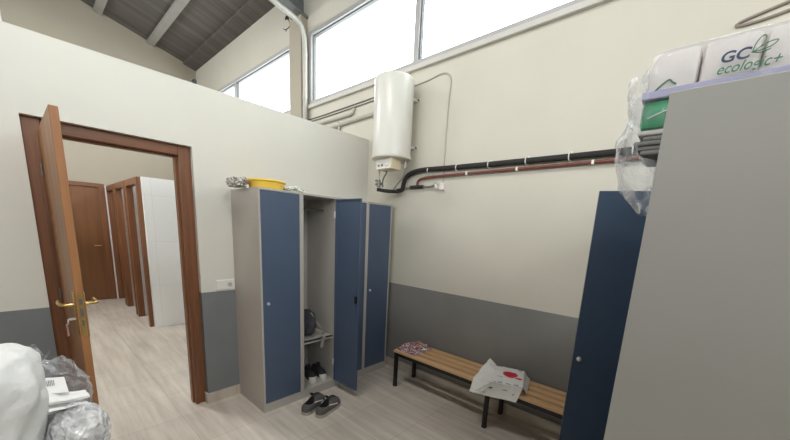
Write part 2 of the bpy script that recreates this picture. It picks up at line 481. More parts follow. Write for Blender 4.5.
def window(name, y0, y1, z0, z1, mull, x=XR):
    r = struct_root(name, (x+.06, (y0+y1)/2, z0))
    f = MB()
    fw = .045
    f.box(x-.012, x+.06, y0, y1, z1-fw, z1); f.box(x-.012, x+.06, y0, y1, z0, z0+fw)
    f.box(x-.012, x+.06, y0, y0+fw, z0+fw, z1-fw); f.box(x-.012, x+.06, y1-fw, y1, z0+fw, z1-fw)
    for ym in mull: f.box(x-.005, x+.06, ym-.028, ym+.028, z0+fw, z1-fw)
    f.build('window_frame', 'alu', r)
    ys = [y0+fw]+[k for m in mull for k in (m-.028, m+.028)]+[y1-fw]
    for a, b in zip(ys[::2], ys[1::2]):
        g = MB(); t = .014
        for d in ((a, b, z1-fw-t, z1-fw), (a, b, z0+fw, z0+fw+t), (a, a+t, z0+fw+t, z1-fw-t), (b-t, b, z0+fw+t, z1-fw-t)):
            g.box(x+.012, x+.05, *d)
        g.build('window_sash', 'gasket', r)
        MB().box(x+.028, x+.033, a+t, b-t, z0+fw+t, z1-fw-t).build('pane', 'glass', r)
    MB().box(x-.035, x+.01, y0-.02, y1+.02, z0-.04, z0+.004, bev=.006).build('window_sill', 'sillw', r)
    return r
window('window_1', -2.2, 4.06, 3.075+.025, 3.95, (2.29, .58, -1.1))
window('window_2', 4.50, 7.60, 3.10, 3.95, (6.32,))
# window high in the gable wall
gw = struct_root('window_3', (-.5, YG, 3.4))
f = MB()
for d in ((-1.1, .10, 4.90, 4.95), (-1.1, .10, 3.40, 3.45), (-1.1, -1.05, 3.45, 4.90), (.075, .10, 3.45, 4.90)):
    f.box(d[0], d[1], YG-.01, YG+.06, d[2], d[3])
f.build('window_frame', 'white_lit', gw)
bx('pane', 'glass', (-1.05, .075, YG+.02, YG+.025, 3.45, 4.90), gw)

# ------------------------------------------------------------------ main door
def main_door():
    d = struct_root('door_1', (.47, 2.96, 0))
    y0, y1 = 2.955, 3.04
    for nm, x0, x1 in (('door_jamb', .043, .122), ('door_jamb', .817, .900)):
        m = MB().box(x0, x1, y0, y1, 0, 2.088, bev=.004)
        xi = x1 if x0 < .4 else x0
        s = -1 if x0 < .4 else 1
        m.box(xi, xi+s*.028, y0-.006, y0+.004, 0, 2.018)
        m.build(nm, 'wood_dark', d)
    MB().box(.122, .817, y0, y1, 2.018, 2.088, bev=.004).build('door_header', 'wood_dark_x', d)
    MB().box(.805, .817, y0+.045, y1+.01, 0, 2.018).box(.122, .134, y0+.045, y1+.01, 0, 2.018).box(.134, .805, y0+.045, y1+.01, 2.006, 2.018).build('door_stop', 'wood_dark', d)
    # open leaf: hinged on the left jamb, swung towards the camera
    R = Matrix.Translation((.107, 2.955, 0)) @ Matrix.Rotation(rad(-88.55), 4, 'Z')   # local x runs along the leaf
    leaf = MB().box(0, .722, 0, .033, .008, 2.022, bev=.003).xform(R).build('door_leaf', 'wood_door', d)
    zc = 1.10
    for side, nm in ((-1, 'handle'), (1, 'handle')):
        yf = 0 if side < 0 else .033
        m = MB().box(.722-.075, .722-.022, yf, yf+side*.005, zc-.17, zc+.065, bev=.002).xform(R)
        m.build('handle_plate', 'brass', leaf, True)
        m = MB().tube([(.675, yf, zc), (.675, yf+side*.045, zc), (.66, yf+side*.052, zc), (.57, yf+side*.055, zc-.004), (.555, yf+side*.05, zc+.002)], .0085, 10, smoothpts=1).xform(R)
        m.build(nm, 'brass', leaf, True)
    MB().box(.722, .7235, .006, .028, zc-.16, zc+.06).xform(R).build('lock_faceplate', 'brass', leaf)
    m = MB().box(.7235, .7245, .011, .023, zc+.005, zc+.035).box(.7235, .7245, .011, .023, zc-.055, zc-.015).box(.7235, .7245, .013, .021, zc-.105, zc-.075).xform(R)
    m.build('latch', 'lock_grey', leaf)
    for z in (.25, 1.05, 1.80):
        MB().lathe([(.006, z-.035), (.006, z+.035)], (.1015, 2.949, 0), 10).build('hinge', 'lock_grey', d, True)
    # bunch of keys hanging in the lock
    k = thing('key_bunch', (.075, 2.28, .96), 'small bunch of keys with red tag hanging in brown door lock', 'keys')
    A = R @ Vector((.668, -.006, zc-.075))
    MB().box(.660, .676, -.030, -.004, zc-.079, zc-.069).xform(R).build('key', 'chrome', k)
    m = MB(); c = A+Vector((-.028, 0, -.012))
    m.tube([c+Vector((0, cos(a)*.014, sin(a)*.014)) for a in (2*pi*i/16 for i in range(17))], .0016, 6, caps=False)
    m.build('key_ring', 'chrome', k, True)
    for i, (dy, mt, nm) in enumerate(((.004, 'chrome', 'key'), (-.008, 'chrome', 'key'), (-.012, 'key_red', 'key_tag'))):
        zz = c.z-.014
        MB().box(c.x-.004-i*.004, c.x-.002-i*.004, c.y+dy-.008, c.y+dy+.008, zz-.020, zz+.004, bev=.0008).box(c.x-.004-i*.004, c.x-.002-i*.004, c.y+dy-.0035, c.y+dy+.0035, zz-.058, zz-.019).build(nm, mt, k)
main_door()

# ------------------------------------------------------------------ washroom seen through the door
def washroom():
    XS = 1.07        # front of the stalls
    H = 2.09
    # near end panel, white tiles, and the stall fronts
    pm, nt, b = new_mat('white_tiled_panel')
    p = world_coords(nt); sp = N(nt, 'ShaderNodeSeparateXYZ'); nt.links.new(p, sp.inputs[0])
    cb = N(nt, 'ShaderNodeCombineXYZ'); nt.links.new(sp.outputs[0], cb.inputs[0]); nt.links.new(sp.outputs[2], cb.inputs[1])
    br = N(nt, 'ShaderNodeTexBrick'); br.offset = 0
    for k, v in (('Scale', 1.), ('Mortar Size', .0018), ('Brick Width', .40), ('Row Height', .62), ('Mortar Smooth', .2)): br.inputs[k].default_value = v
    br.inputs['Color1'].default_value = srgb(240, 242, 244); br.inputs['Color2'].default_value = srgb(243, 244, 246); br.inputs['Mortar'].default_value = srgb(218, 220, 222)
    nt.links.new(cb.outputs[0], br.inputs[0]); nt.links.new(br.outputs[0], b.inputs['Base Color'])
    b.inputs['Roughness'].default_value = .25
    M['panel'] = pm
    struct(bx('wall_stall_end', 'panel', (XS+.035, XR, 5.60, 5.70, 0, H)))
    op = [(5.74, 6.42), (6.60, 7.28), (7.46, 8.10)]
    w = MB()
    w.box(XS+.03, XS+.07, 5.70, op[0][0], 0, H)
    for a, b2 in ((op[0][1], op[1][0]), (op[1][1], op[2][0]), (op[2][1], YG)): w.box(XS+.03, XS+.07, a, b2, 0, H)
    struct(w.build('wall_stall_front', 'white_tile'))
    for y in (6.51, 7.37):
        struct(bx('wall_stall_divider', 'white_tile', (XS+.07, XR, y-.05, y+.05, 0, H)))
    for i, (a, b2) in enumerate(op):
        d = struct_root('door_%d' % (i+3), (XS, (a+b2)/2, 0))
        for nm, y0, y1 in (('door_jamb', a-.06, a+.02), ('door_jamb', b2-.02, b2+.06)):
            MB().box(XS-.012, XS+.072, y0, y1, 0, H, bev=.003).build(nm, 'wood_dark', d)
        MB().box(XS-.012, XS+.072, a+.02, b2-.02, H-.09, H, bev=.003).build('door_header', 'wood_dark', d)
        # leaf swung into the stall, against the far divider
        MB().box(XS+.14, XS+.14+.60, a-.03, a+.005, .01, H-.1).build('door_leaf', 'wood_far', d)
    # brown door in the end wall
    d = struct_root('door_2', (.7, YG, 0))
    MB().box(.16, .24, YG-.05, YG, 0, 2.12, bev=.004).box(.955, 1.035, YG-.05, YG, 0, 2.12, bev=.004).build('door_jamb', 'wood_dark', d)
    MB().box(.24, .955, YG-.05, YG, 2.05, 2.12, bev=.004).build('door_header', 'wood_dark_x', d)
    MB().box(.24, .955, YG-.03, YG, .01, 2.05).build('door_leaf', 'wood_far', d)
    MB().tube([(.90, YG-.03, 1.02), (.90, YG-.08, 1.02), (.80, YG-.08, 1.02)], .009, 8).build('handle', 'brass', d)
    struct(bx('trim_2', 'white_tile', (1.04, XS+.03, YG-.04, YG, 0, H)))
washroom()

# ------------------------------------------------------------------ lockers
def lockers(name, label, x0, widths, yf, face, open_col=None, angle=0, depth=.48, H=1.812, side='grey_metal', blue='blue_metal', hinge_side=1):
    """face -1: front looks to -y, body runs to +y; hinge_side: +1 hinge on the high-x side of each column"""
    W = sum(widths); x1 = x0+W
    Y = lambda d: yf-face*d
    r = thing(name, (x0+W/2, Y(depth/2), 0), label, 'locker')
    t = .016
    MB().box(x0, x0+t, Y(0), Y(depth), 0, H, bev=.002).build('side_panel', side, r)
    MB().box(x1-t, x1, Y(0), Y(depth), 0, H, bev=.002).build('side_panel', side, r)
    MB().box(x0+t, x1-t, Y(0), Y(depth), H-.016, H, bev=.002).build('top_panel', side, r)
    MB().box(x0+t, x1-t, Y(.004), Y(depth), .06, .076).build('bottom_panel', side, r)
    MB().box(x0+t, x1-t, Y(.002), Y(.02), 0, .06).build('plinth', side, r)
    MB().box(x0+t, x1-t, Y(depth-.008), Y(depth), .076, H-.016).build('back_panel', side, r)
    xs = [x0]
    for w in widths: xs.append(xs[-1]+w)
    for x in xs[1:-1]:
        MB().box(x-.018, x+.018, Y(0), Y(.022), .06, H-.016, bev=.0015).box(x-.004, x+.004, Y(.022), Y(depth-.008), .076, H-.016).build('divider', side, r)
    for i in range(len(widths)):
        a = xs[i]+(t if i == 0 else .018); b = xs[i+1]-(t if i == len(widths)-1 else .018)
        is_open = open_col is not None and i == open_col[0]
        if not is_open:
            d = MB().box(a+.001, b-.001, Y(.001), Y(.019), .078, H-.018, bev=.0015).build('door', blue, r)
            xk = a+.042 if hinge_side > 0 else b-.042
            MB().lathe([(.013, 0), (.013, .006), (.011, .012), (.004, .014)], (xk, Y(.001), .93), 14, 'Y').xform(Matrix.Translation((0, 2*Y(.001), 0)) @ Matrix.Scale(-1, 4, (0, 1, 0)) if face < 0 else Matrix()).build('lock_knob', 'chrome', d, True)
        else:
            L = open_col[1]; ztop = H-.018; zb = .082
            xh = (b if hinge_side > 0 else a)
            # local frame: leaf closed along -x (hinge_side +1), outer face at y=0, inner face at +face*-1*thickness
            m = MB(); th = .018
            s = -1 if hinge_side > 0 else 1
            inn = -face      # direction into the body
            m.box(0, s*L, 0, inn*.004, zb, ztop)
            m.box(0, s*.010, inn*.004, inn*th, zb, ztop); m.box(s*L, s*(L-.010), inn*.004, inn*th, zb, ztop)
            m.box(s*.01, s*(L-.01), inn*.004, inn*th, zb, zb+.01); m.box(s*.01, s*(L-.01), inn*.004, inn*th, ztop-.01, ztop)
            R = Matrix.Translation((xh+open_col[2], Y(-.004), 0)) @ Matrix.Rotation(angle, 4, 'Z')
            d = m.xform(R).build('door', blue, r)
            k = MB().lathe([(.013, 0), (.013, .006), (.011, .012), (.004, .014)], (0, 0, 0), 14, 'Y')
            k.xform(R @ Matrix.Translation((s*(L-.03), 0, .93)) @ (Matrix.Scale(-1, 4, (0, 1, 0)) if inn > 0 else Matrix()))
            k.build('lock_knob', 'chrome', d, True)
            MB().box(s*(L-.045), s*(L-.018), inn*.004, inn*.022, .90, .965, bev=.002).xform(R).build('lock_body', 'black', d)
            for z in (.27, 1.66):
                MB().box(xh-s*.006, xh+s*.010, Y(-.006), Y(.012), z-.03, z+.03, bev=.002).build('hinge', 'white_plastic', r)
            # fittings inside the open compartment
            MB().box(a, b, Y(.02), Y(depth-.01), .520, .535).box(a, b, Y(.02), Y(.028), .505, .535).build('shelf', side, r)
            MB().tube([(a-.01, Y(.20), 1.70), (b+.01, Y(.20), 1.70)], .009, 8).build('hanging_rail', 'lock_grey', r, True)
    return r

LW = [.3625, .3625, .3750, .346]
lockers('locker_cabinet', 'grey four-door locker with blue doors, one open, against the wall by the door', 1.165, LW, 2.43, -1, (1, .322, .012), rad(91.5), hinge_side=1)
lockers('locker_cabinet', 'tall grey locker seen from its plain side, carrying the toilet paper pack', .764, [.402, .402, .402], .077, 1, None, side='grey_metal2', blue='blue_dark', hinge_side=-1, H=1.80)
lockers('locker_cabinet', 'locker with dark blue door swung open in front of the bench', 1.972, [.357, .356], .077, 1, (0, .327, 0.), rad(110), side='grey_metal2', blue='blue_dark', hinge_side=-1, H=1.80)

# things on and in the open locker
bw = thing('plastic_basin', (1.322, 2.60, 1.812), 'yellow plastic basin on top of the blue-doored locker', 'basin')
cb = (1.322, 2.61, 1.812)
pr = [(.02, .0), (.118, .0), (.125, .006), (.135, .055), (.145, .060), (.146, .067), (.139, .069), (.131, .062), (.121, .012), (.02, .008)]
MB().lathe(pr, cb, 40).build('bowl', 'yellow', bw, True)
m = MB().lathe([(.147, .058), (.150, .060), (.151, .068), (.149, .071), (.140, .071), (.140, .069), (.146, .068)], cb, 40, close=False)
m.build('rim', 'yellow', bw, True)
o = MB().lump((1.118, 2.665, 1.845), (.060, .10, .040), 3, .5, 2.6, 4, 1.8125).build('crumpled_bag', 'camo', None, True)
tag(o, 'crumpled mottled plastic bag beside the yellow basin, over the locker side', 'bag')
o = MB().lump((1.556, 2.60, 1.832), (.080, .10, .034), 9, .5, 2.6, 4, 1.8125).build('crumpled_bag', 'camo2', None, True)
tag(o, 'crumpled white and green plastic bag beside the yellow basin, over first blue door', 'bag')

def shoe(L=.29, W=.10, k=1., upper='shoe_grey', sole='sole', label='', group=None, stripe=False, cap=False):
    """heel at the local origin, toe along local +y; k scales the height of the upper"""
    r = thing('shoe', (0, 0, 0), label, 'shoe', group)
    def wid(t):
        e = max(0., 1-abs(2*t-1)**5)**.5
        return W*.5*e*(.80+.20*sin(pi*min(1, max(0, (t-.30)/.70)))+.06*cos(2*pi*t))
    def outline(a):
        t = .5-.5*cos(a); t2 = t*.985+.0075
        return Vector((math.copysign(wid(t2), sin(a)), t*L, .024))
    def rim(a):
        t = .27-.205*cos(a)
        z = (.076 if t < .27 else .096)*(abs(t-.27)/.205)**1.6+.060*(1-(abs(t-.27)/.205)**1.6)-.004
        return Vector((sin(a)*W*.29, t*L, .018+z*k))
    def surf(a, q):
        o, m = outline(a), rim(a)
        p = o.lerp(m, q**1.25)
        p.z = o.z+(m.z-o.z)*(sin(q*pi/2)**.75)
        out = (o-Vector((0, L*.4, 0))); out.z = 0
        return p+out.normalized()*.010*sin(pi*min(1, q*1.2))*(1-q)
    def up(u, v):
        a = 2*pi*u
        if v < .8: return surf(a, v/.8)
        w = (v-.8)/.2; m = rim(a)
        return Vector((m.x*(1-.04*w), L*.27+(m.y-L*.27)*(1-.03*w), m.z-.004*w))
    def inside(u, w):
        a = 2*pi*u; m = rim(a)
        return Vector((m.x*(.96-.2*w), L*.27+(m.y-L*.27)*(.97-.12*w), m.z-.004-(m.z-.036)*w))
    MB().grid(up, 44, 18, closeu=True).build('upper', upper, r, 'all')
    MB().grid(inside, 44, 8, closeu=True).build('lining', 'shoe_dark', r, 'all')
    ol = [outline(2*pi*i/44) for i in range(44)]
    c = Vector((0, L*.45, 0))
    poly = [((p.x)*1.05, (p.y-L/2)*1.025+L/2, 0) for p in ol]
    MB().prism(poly, (0, 0, .027)).build('sole', sole, r)
    MB().prism([(sin(2*pi*i/20)*W*.24, L*(.27-.19*cos(2*pi*i/20)), .033) for i in range(20)], (0, 0, .003)).build('insole', 'shoe_dark', r)
    f = rim(pi)
    MB().grid(lambda u, v: Vector(((u-.5)*W*(.40+.08*v), f.y+.012-.034*v+.004*(1-abs(2*u-1)), f.z-.010+.046*v-.006*abs(2*u-1))), 7, 6).build('tongue', 'shoe_dark', r, 'all')
    lc = MB()
    for q in (.93, .80, .67, .54):
        pts = []
        for da in (-.50, -.25, 0, .25, .50):
            p = surf(pi+da*(.6+.4*q), q); p.z += .003; pts.append(p)
        lc.tube(pts, .0034, 6)
    lc.build('lace', 'shoe_dark', r, True)
    if stripe:
        for sd in (1, -1):
            st = MB(); pts = []
            for (a, q) in ((1.55, .70), (1.72, .80), (1.80, .45), (2.0, .22)):
                p = surf(a*sd, q); pts.append(p+Vector((sd*.003, 0, .002)))
            st.tube(pts, .0042, 6, smoothpts=1); st.build('side_stripe', 'white_stripe', r, True)
    if cap:
        MB().grid(lambda u, v: surf(pi+(u-.5)*1.5, v*.22)+Vector((0, .003, .002)), 14, 8).build('toe_cap', sole, r, 'all')
    return r
def put(o, loc, rz): o.location = loc; o.rotation_euler = (0, 0, rz)
g = 'grey trainers on the floor'
s1 = shoe(.295, .115, 1.02, 'shoe_grey', 'sole', 'grey trainer on the floor nearer the bench, white side stripe showing', g, True)
s2 = copy_tree(s1); s2['label'] = 'grey trainer on the floor nearer the locker side, of the pair'
put(s1, (1.445, 2.075, 0), rad(-72)); put(s2, (1.385, 2.185, 0), rad(-66))
g = 'black trainers in the open locker'
s3 = shoe(.265, .092, .95, 'shoe_black', 'sole_white', 'black white-soled trainer in open locker, next to the first blue door', g, cap=True)
s4 = copy_tree(s3); s4['label'] = 'black white-soled trainer in open locker, next to the open door'
put(s3, (1.742, 2.742, .0765), rad(168)); put(s4, (1.842, 2.735, .0765), rad(171))

bk = thing('cloth_bag', (1.63, 2.62, .536), 'dark cloth bag slumped on the shelf of the open locker', 'bag')
MB().lump((1.668, 2.62, .655), (.09, .13, .13), 5, .25, 1.8, 4, .536).build('body', 'dark_bag', bk, True)
MB().grid(lambda u, v: Vector((1.715+.035*u+.01*sin(v*5), 2.47-.055*min(1, v*2)-.005, .57-.01*v*2 if v < .45 else .565-(v-.45)*.20)), 4, 14).build('strap', 'strap', bk, 'all')
MB().tube([(1.69, 2.55, .76), (1.73, 2.50, .66), (1.79, 2.50, .60), (1.835, 2.52, .575), (1.79, 2.50, .55)], .011, 6, smoothpts=2).build('strap', 'strap', bk, True)

# socket plate
sk = thing('wall_socket', (1.08, YP, .985), 'white double wall socket above the grey band beside the locker', 'socket')
MB().box(1.012, 1.158, YP-.011, YP, .985, 1.070, bev=.003).build('plate', 'white_plastic', sk)
MB().lathe([(.030, 0), (.030, -.003), (.022, -.003), (.020, -.001), (.002, -.001)], (1.120, YP-.011, 1.027), 24, 'Y').build('outlet', 'white_plastic', sk, True)
MB().lathe([(.019, 0), (.019, -.0015), (.001, -.0015)], (1.120, YP-.0115, 1.027), 24, 'Y').build('outlet_recess', 'lock_light', sk, True)
MB().box(1.022, 1.083, YP-.014, YP-.011, .993, 1.062, bev=.002).build('switch', 'white_plastic', sk)

# small fixture peeking over the partition
sf = thing('spotlight', (.965, 2.97, HP), 'small black spotlight peeking over the partition top', 'light')
MB().box(.945, .985, 2.955, 2.985, HP, HP+.012).build('base', 'black', sf)
MB().lathe([(.004, 0), (.018, .004), (.021, .022), (.015, .036), (.004, .038)], (.965, 2.97, HP+.010), 16).build('body', 'black', sf, True)

# ------------------------------------------------------------------ bench
ZB = .388
XB0, XB1 = 2.325, 2.668
bn = thing('bench', (2.5, 1.1, 0), 'long slatted wooden bench on black steel legs along the wall', 'bench')
YB0, YB1 = .14, 2.06
sw = (XB1-XB0-3*.034)/4
for i in range(4):
    a = XB0+i*(sw+.034)
    MB().box(a, a+sw, YB0, YB1, ZB-.026, ZB, bev=.006).build('slat', 'bench', bn)
fr = MB()
zt, zb = ZB-.026, ZB-.058
for x in (XB0+.006, XB1-.036): fr.box(x, x+.03, YB0+.01, YB1-.01, zb, zt)
for y in (YB0+.01, 1.03, YB1-.04): fr.box(XB0+.036, XB1-.036, y, y+.03, zb, zt)
fr.build('frame', 'black', bn)
for y in (YB0+.01, 1.03, YB1-.04):
    for x in (XB0+.006, XB1-.036):
        l = MB().box(x, x+.03, y, y+.03, .02, zb).build('leg', 'black', bn)
        MB().box(x-.001, x+.031, y-.001, y+.031, 0, .02).build('foot_cap', 'foot', l)

# patterned cloth at the bench end
pc = thing('patterned_cloth', (2.53, 1.98, ZB), 'crumpled red and white patterned cloth on the bench end', 'cloth')
def crump(x0, x1, y0, y1, z, amp, seed, f=9.):
    def fn(u, v):
        x = x0+(x1-x0)*u; y = y0+(y1-y0)*v
        e = min(1, min(u, 1-u, v, 1-v)*5)
        n = noise.noise(Vector((x*f, y*f, seed)))+.5*noise.noise(Vector((x*f*2.3, y*f*2.3, seed)))
        jx = .02*noise.noise(Vector((x*14, y*14, seed+5))); jy = .02*noise.noise(Vector((x*14, y*14, seed+9)))
        return Vector((x+jx, y+jy, z+.003+max(0, amp*(.35+.6*n))*e))
    return fn
MB().grid(crump(2.345, 2.63, 1.80, 2.05, ZB, .050, 2.), 26, 22).build('fold', 'pattern', pc, 'all')
MB().grid(crump(2.45, 2.655, 1.84, 2.06, ZB+.012, .065, 6.), 22, 22).build('fold', 'pattern', pc, 'all')
MB().tube([(2.63, 1.99, ZB+.03), (2.61, 1.92, ZB+.022), (2.60, 1.86, ZB+.014)], [.016, .018, .010], 8).build('tan_strip', 'tan', pc, True)
MB().grid(crump(2.50, 2.545, 1.81, 1.93, ZB+.014, .02, 9.), 8, 14).build('white_strip', 'paper', pc, 'all')

# white plastic bag on the bench
wb = thing('plastic_bag', (2.46, 1.0, ZB), 'folded white plastic bag with a red printed patch on the bench', 'bag')
def bil(P, u, v):
    a = Vector(P[0]).lerp(Vector(P[1]), u); b = Vector(P[3]).lerp(Vector(P[2]), u)
    return a.lerp(b, v)
def sheet(P, amp, seed, f=15.):
    nrm = (Vector(P[1])-Vector(P[0])).cross(Vector(P[3])-Vector(P[0])).normalized()
    def fn(u, v):
        p = bil(P, u, v)
        q = p*f+Vector((seed, seed*2, 0))
        return p+nrm*amp*(noise.noise(q)+.5*noise.noise(q*2.2))
    return fn
def decal(name, mat, fn0, u0, u1, v0, v1, shape='rect', lift=(0, 0, .002), n=14):
    def fn(a, b):
        if shape == 'oval':
            an = b*2*pi
            u = (u0+u1)/2+(u1-u0)/2*a*cos(an)*(1+.08*cos(3*an)); v = (v0+v1)/2+(v1-v0)/2*a*sin(an)
        else: u = u0+(u1-u0)*a; v = v0+(v1-v0)*b
        return fn0(u, v)+Vector(lift)
    return MB().grid(fn, n, n).build(name, mat, wb, 'all')
# u runs from the wall edge to the room edge, v from the far end to the near end
PT = [(2.585, 1.095, .456), (2.255, .985, .452), (2.335, .775, .452), (2.655, .885, .456)]
ft = sheet(PT, .007, 8., 14.)
MB().grid(ft, 30, 30).build('bag_top', 'bag_white', wb, 'all')
m = MB(); m.prism([(x, y, ZB+.003) for x, y in ((2.57, 1.08), (2.335, .985), (2.345, .80), (2.64, .89))], (0, 0, .056)); m.build('packet', 'bag_white', wb)
# front flap drooping over the bench edge
PF = [(2.245, 1.135, .312), (2.292, .795, .346), (2.335, .775, .450), (2.250, .99, .450)]
ff = sheet(PF, .006, 3., 13.)
MB().grid(ff, 30, 16).build('bag_front', 'bag_white', wb, 'all')
MB().grid(sheet([(2.235, 1.150, .318), (2.245, 1.06, .330), (2.255, .985, .450), (2.315, 1.165, .405)], .006, 6., 13.), 16, 16).build('bag_corner', 'bag_white', wb, 'all')
MB().grid(sheet([(2.315, 1.165, .405), (2.255, .985, .452), (2.585, 1.095, .456), (2.625, 1.185, .492)], .010, 5., 13.), 24, 24).build('bag_side', 'bag_white', wb, 'all')
MB().grid(sheet([(2.655, .885, .456), (2.335, .775, .452), (2.37, .752, .40), (2.665, .835, .40)], .006, 7., 13.), 24, 10).build('bag_side', 'bag_white', wb, 'all')
decal('red_patch', 'red_print', ft, .26, .58, .28, .80, 'oval')
decal('red_patch', 'red_print', ft, .52, .60, .72, .96, 'oval', lift=(0, 0, .0024))
for a, b in ((.05, .14), (.20, .34), (.46, .62), (.70, .86)):
    decal('printed_line', 'print_grey', ft, .925, .955, a, b)
decal('printed_line', 'print_grey', ft, .06, .10, .78, .90)
decal('printed_line', 'print_grey', ft, .62, .64, .10, .30)
L = (-.004, -.002, .001)
decal('printed_mark', 'print_grey', ff, .16, .25, .58, .70, lift=L)
decal('printed_mark', 'print_dark', ff, .18, .23, .61, .67, lift=(-.0046, -.0023, .0012))
decal('printed_mark', 'print_dark', ff, .84, .865, .42, .50, lift=L)
decal('printed_line', 'print_grey', ff, .52, .64, .62, .67, lift=L)
decal('printed_line', 'print_grey', ff, .10, .24, .22, .25, lift=L)

# ------------------------------------------------------------------ water heater and pipes on the right wall
hx, hy, hr = 2.462, 2.335, .186
wh = thing('water_heater', (hx, hy, 2.2), 'white cylindrical water heater hung high on the wall', 'water heater')
z0, z1 = 2.215, 2.935
MB().lathe([(.02, z1), (hr-.035, z1), (hr-.012, z1-.008), (hr, z1-.03), (hr, z0+.038), (hr+.005, z0+.034)], (hx, hy, 0), 56).build('tank', 'enamel', wh, True)
MB().lathe([(hr+.005, z0+.036), (hr+.007, z0+.016), (hr+.002, z0+.004), (hr-.012, z0), (.02, z0)], (hx, hy, 0), 56).build('bottom_cap', 'enamel', wh, True)
# control box underneath, its switches towards the room
cbx = MB().box(2.35, 2.49, 2.227, 2.43, 2.118, z0+.004, bev=.004).build('control_box', 'cream_plastic', wh, True)
MB().box(2.3485, 2.35, 2.235, 2.422, 2.124, 2.205).build('front_plate', 'white_plastic', cbx)
MB().box(2.3455, 2.3485, 2.378, 2.400, 2.146, 2.158).build('switch', 'print_dark', cbx)
MB().box(2.3455, 2.3485, 2.335, 2.352, 2.142, 2.162).build('switch', 'print_dark', cbx)
MB().lathe([(.017, 0), (.015, -.010), (.002, -.010)], (2.3485, 2.283, 2.152), 18, 'X').build('thermostat_knob', 'white_plastic', cbx, True)
for z in (2.36, 2.79):
    MB().box(hx+.10, XR, hy-.10, hy-.07, z-.012, z+.012).box(XR-.006, XR, hy-.140, hy-.06, z-.014, z+.014).build('wall_bracket', 'enamel', wh)
    MB().lathe([(.008, 0), (.008, -.010)], (XR-.006, hy-.122, z), 8, 'X').build('bolt', 'print_dark', wh)
# connections below
MB().tube([(hx-.05, hy+.11, z0+.01), (hx-.05, hy+.11, 2.02)], .013, 10).build('water_pipe', 'tube_metal', wh, True)
MB().tube([(hx+.08, hy-.115, z0+.02), (hx+.08, hy-.115, z0-.07)], .016, 10).build('water_pipe', 'tube_metal', wh, True)
MB().tube([(hx-.02, hy+.05, z0-.02), (hx-.01, hy+.03, 2.12), (hx-.02, hy+.09, 2.04), (hx, hy+.10, 1.97)], .007, 8, smoothpts=2).build('hose', 'cable', wh, True)
MB().tube([(hx+.08, hy-.115, z0-.06), (hx+.09, hy-.10, 2.07), (hx+.10, hy+.02, 1.99), (hx+.12, hy+.07, 1.94)], .008, 8, smoothpts=2).build('hose', 'braid', wh, True)
vb = MB().tube([(hx-.05, hy+.11, 2.03), (hx-.05, hy+.11, 1.965)], .020, 10).tube([(hx-.05, hy+.15, 1.995), (hx-.05, hy+.07, 1.995)], .011, 8)
vb.tube([(hx-.05, hy+.155, 2.03), (hx-.05, hy+.095, 2.03)], .009, 8)
vb.build('safety_valve', 'lock_grey', wh, True)
MB().tube([(hx-.05, hy+.13, 1.945), (hx+.03, hy+.08, 1.935), (hx+.14, hy+.02, 1.94)], .018, 10, smoothpts=1).build('valve_elbow', 'foam', wh, True)

# black insulated pipe with clips
ip = thing('insulated_pipe', (2.65, 1, 1.95), 'thick black insulated pipe running along the right wall', 'pipe')
px = XR-.035
MB().tube([(hx+.12, 2.345, 1.945), (px, 2.34, 1.96), (px, 2.33, 2.03), (px, 2.30, 2.09), (px, 2.22, 2.128), (px, 2.08, 2.142), (px, 1.9, 2.134), (px, 1.0, 2.123), (px, .3, 2.122), (px, -1.4, 2.12)], .022, 14, smoothpts=2).build('insulation', 'foam', ip, True)
for y in (2.016, 1.702, 1.392, 1.08, .773, .40):
    MB().tube([(px+cos(a)*.027, y, 2.125+sin(a)*.027) for a in (2*pi*i/18 for i in range(19))], .004, 6, caps=False).box(XR-.0035, XR-.0005, y-.008, y+.008, 2.09, 2.165).build('pipe_clip', 'white_plastic', ip, True)
rp = thing('copper_pipe', (2.66, 1, 1.97), 'thin reddish pipe running just below the black insulated pipe', 'pipe')
qx = XR-.026
MB().tube([(qx, 2.155, 1.985), (qx, 2.155, 2.03), (qx, 2.13, 2.055), (qx, 2.06, 2.066), (qx, 1.9, 2.070), (qx, 1.2, 2.072), (qx, .5, 2.074), (qx, -1.4, 2.075)], .0115, 10, smoothpts=2).build('pipe', 'red_pipe', rp, True)
MB().tube([(qx, 2.24, 1.985), (qx, 2.08, 1.985)], .017, 10).build('tee_fitting', 'foam', rp, True)
for y in (1.60, 1.15, .62):
    MB().box(qx-.017, XR, y-.008, y+.008, 2.058, 2.088, bev=.002).build('pipe_clip', 'white_plastic', rp)
MB().tube([(qx, 2.40, 1.965), (qx, 2.36, 1.990), (qx, 2.33, 1.995), (qx, 2.28, 1.975), (qx, 2.24, 1.985)], .009, 8, smoothpts=2).build('hose', 'braid', rp, True)
MB().tube([(qx, 2.08, 1.985), (qx, 2.02, 1.978), (qx, 1.965, 1.982), (qx, 1.93, 2.01)], .009, 8, smoothpts=2).build('hose', 'braid', rp, True)

# thin white conduit that drops from the heater to an outlet box
tc = thing('conduit', (2.67, 2, 1.95), 'thin white conduit curving down the wall right of the heater', 'conduit')
cx_ = XR-.0065
MB().tube([(cx_, 2.50, 2.925), (cx_, 2.26, 2.935), (cx_, 2.10, 2.94), (cx_, 1.96, 2.965), (cx_, 1.885, 2.945), (cx_, 1.85, 2.88), (cx_, 1.868, 2.7), (cx_, 1.862, 2.0)], .006, 8, smoothpts=2).build('tube', 'tube_grey', tc, True)
MB().box(XR-.03, XR, 1.84, 1.885, 1.945, 2.01, bev=.003).tube([(XR-.035, 1.93, 2.0), (XR-.035, 1.915, 1.965), (XR-.035, 1.875, 1.965)], .012, 8).build('outlet_elbow', 'white_plastic', tc)

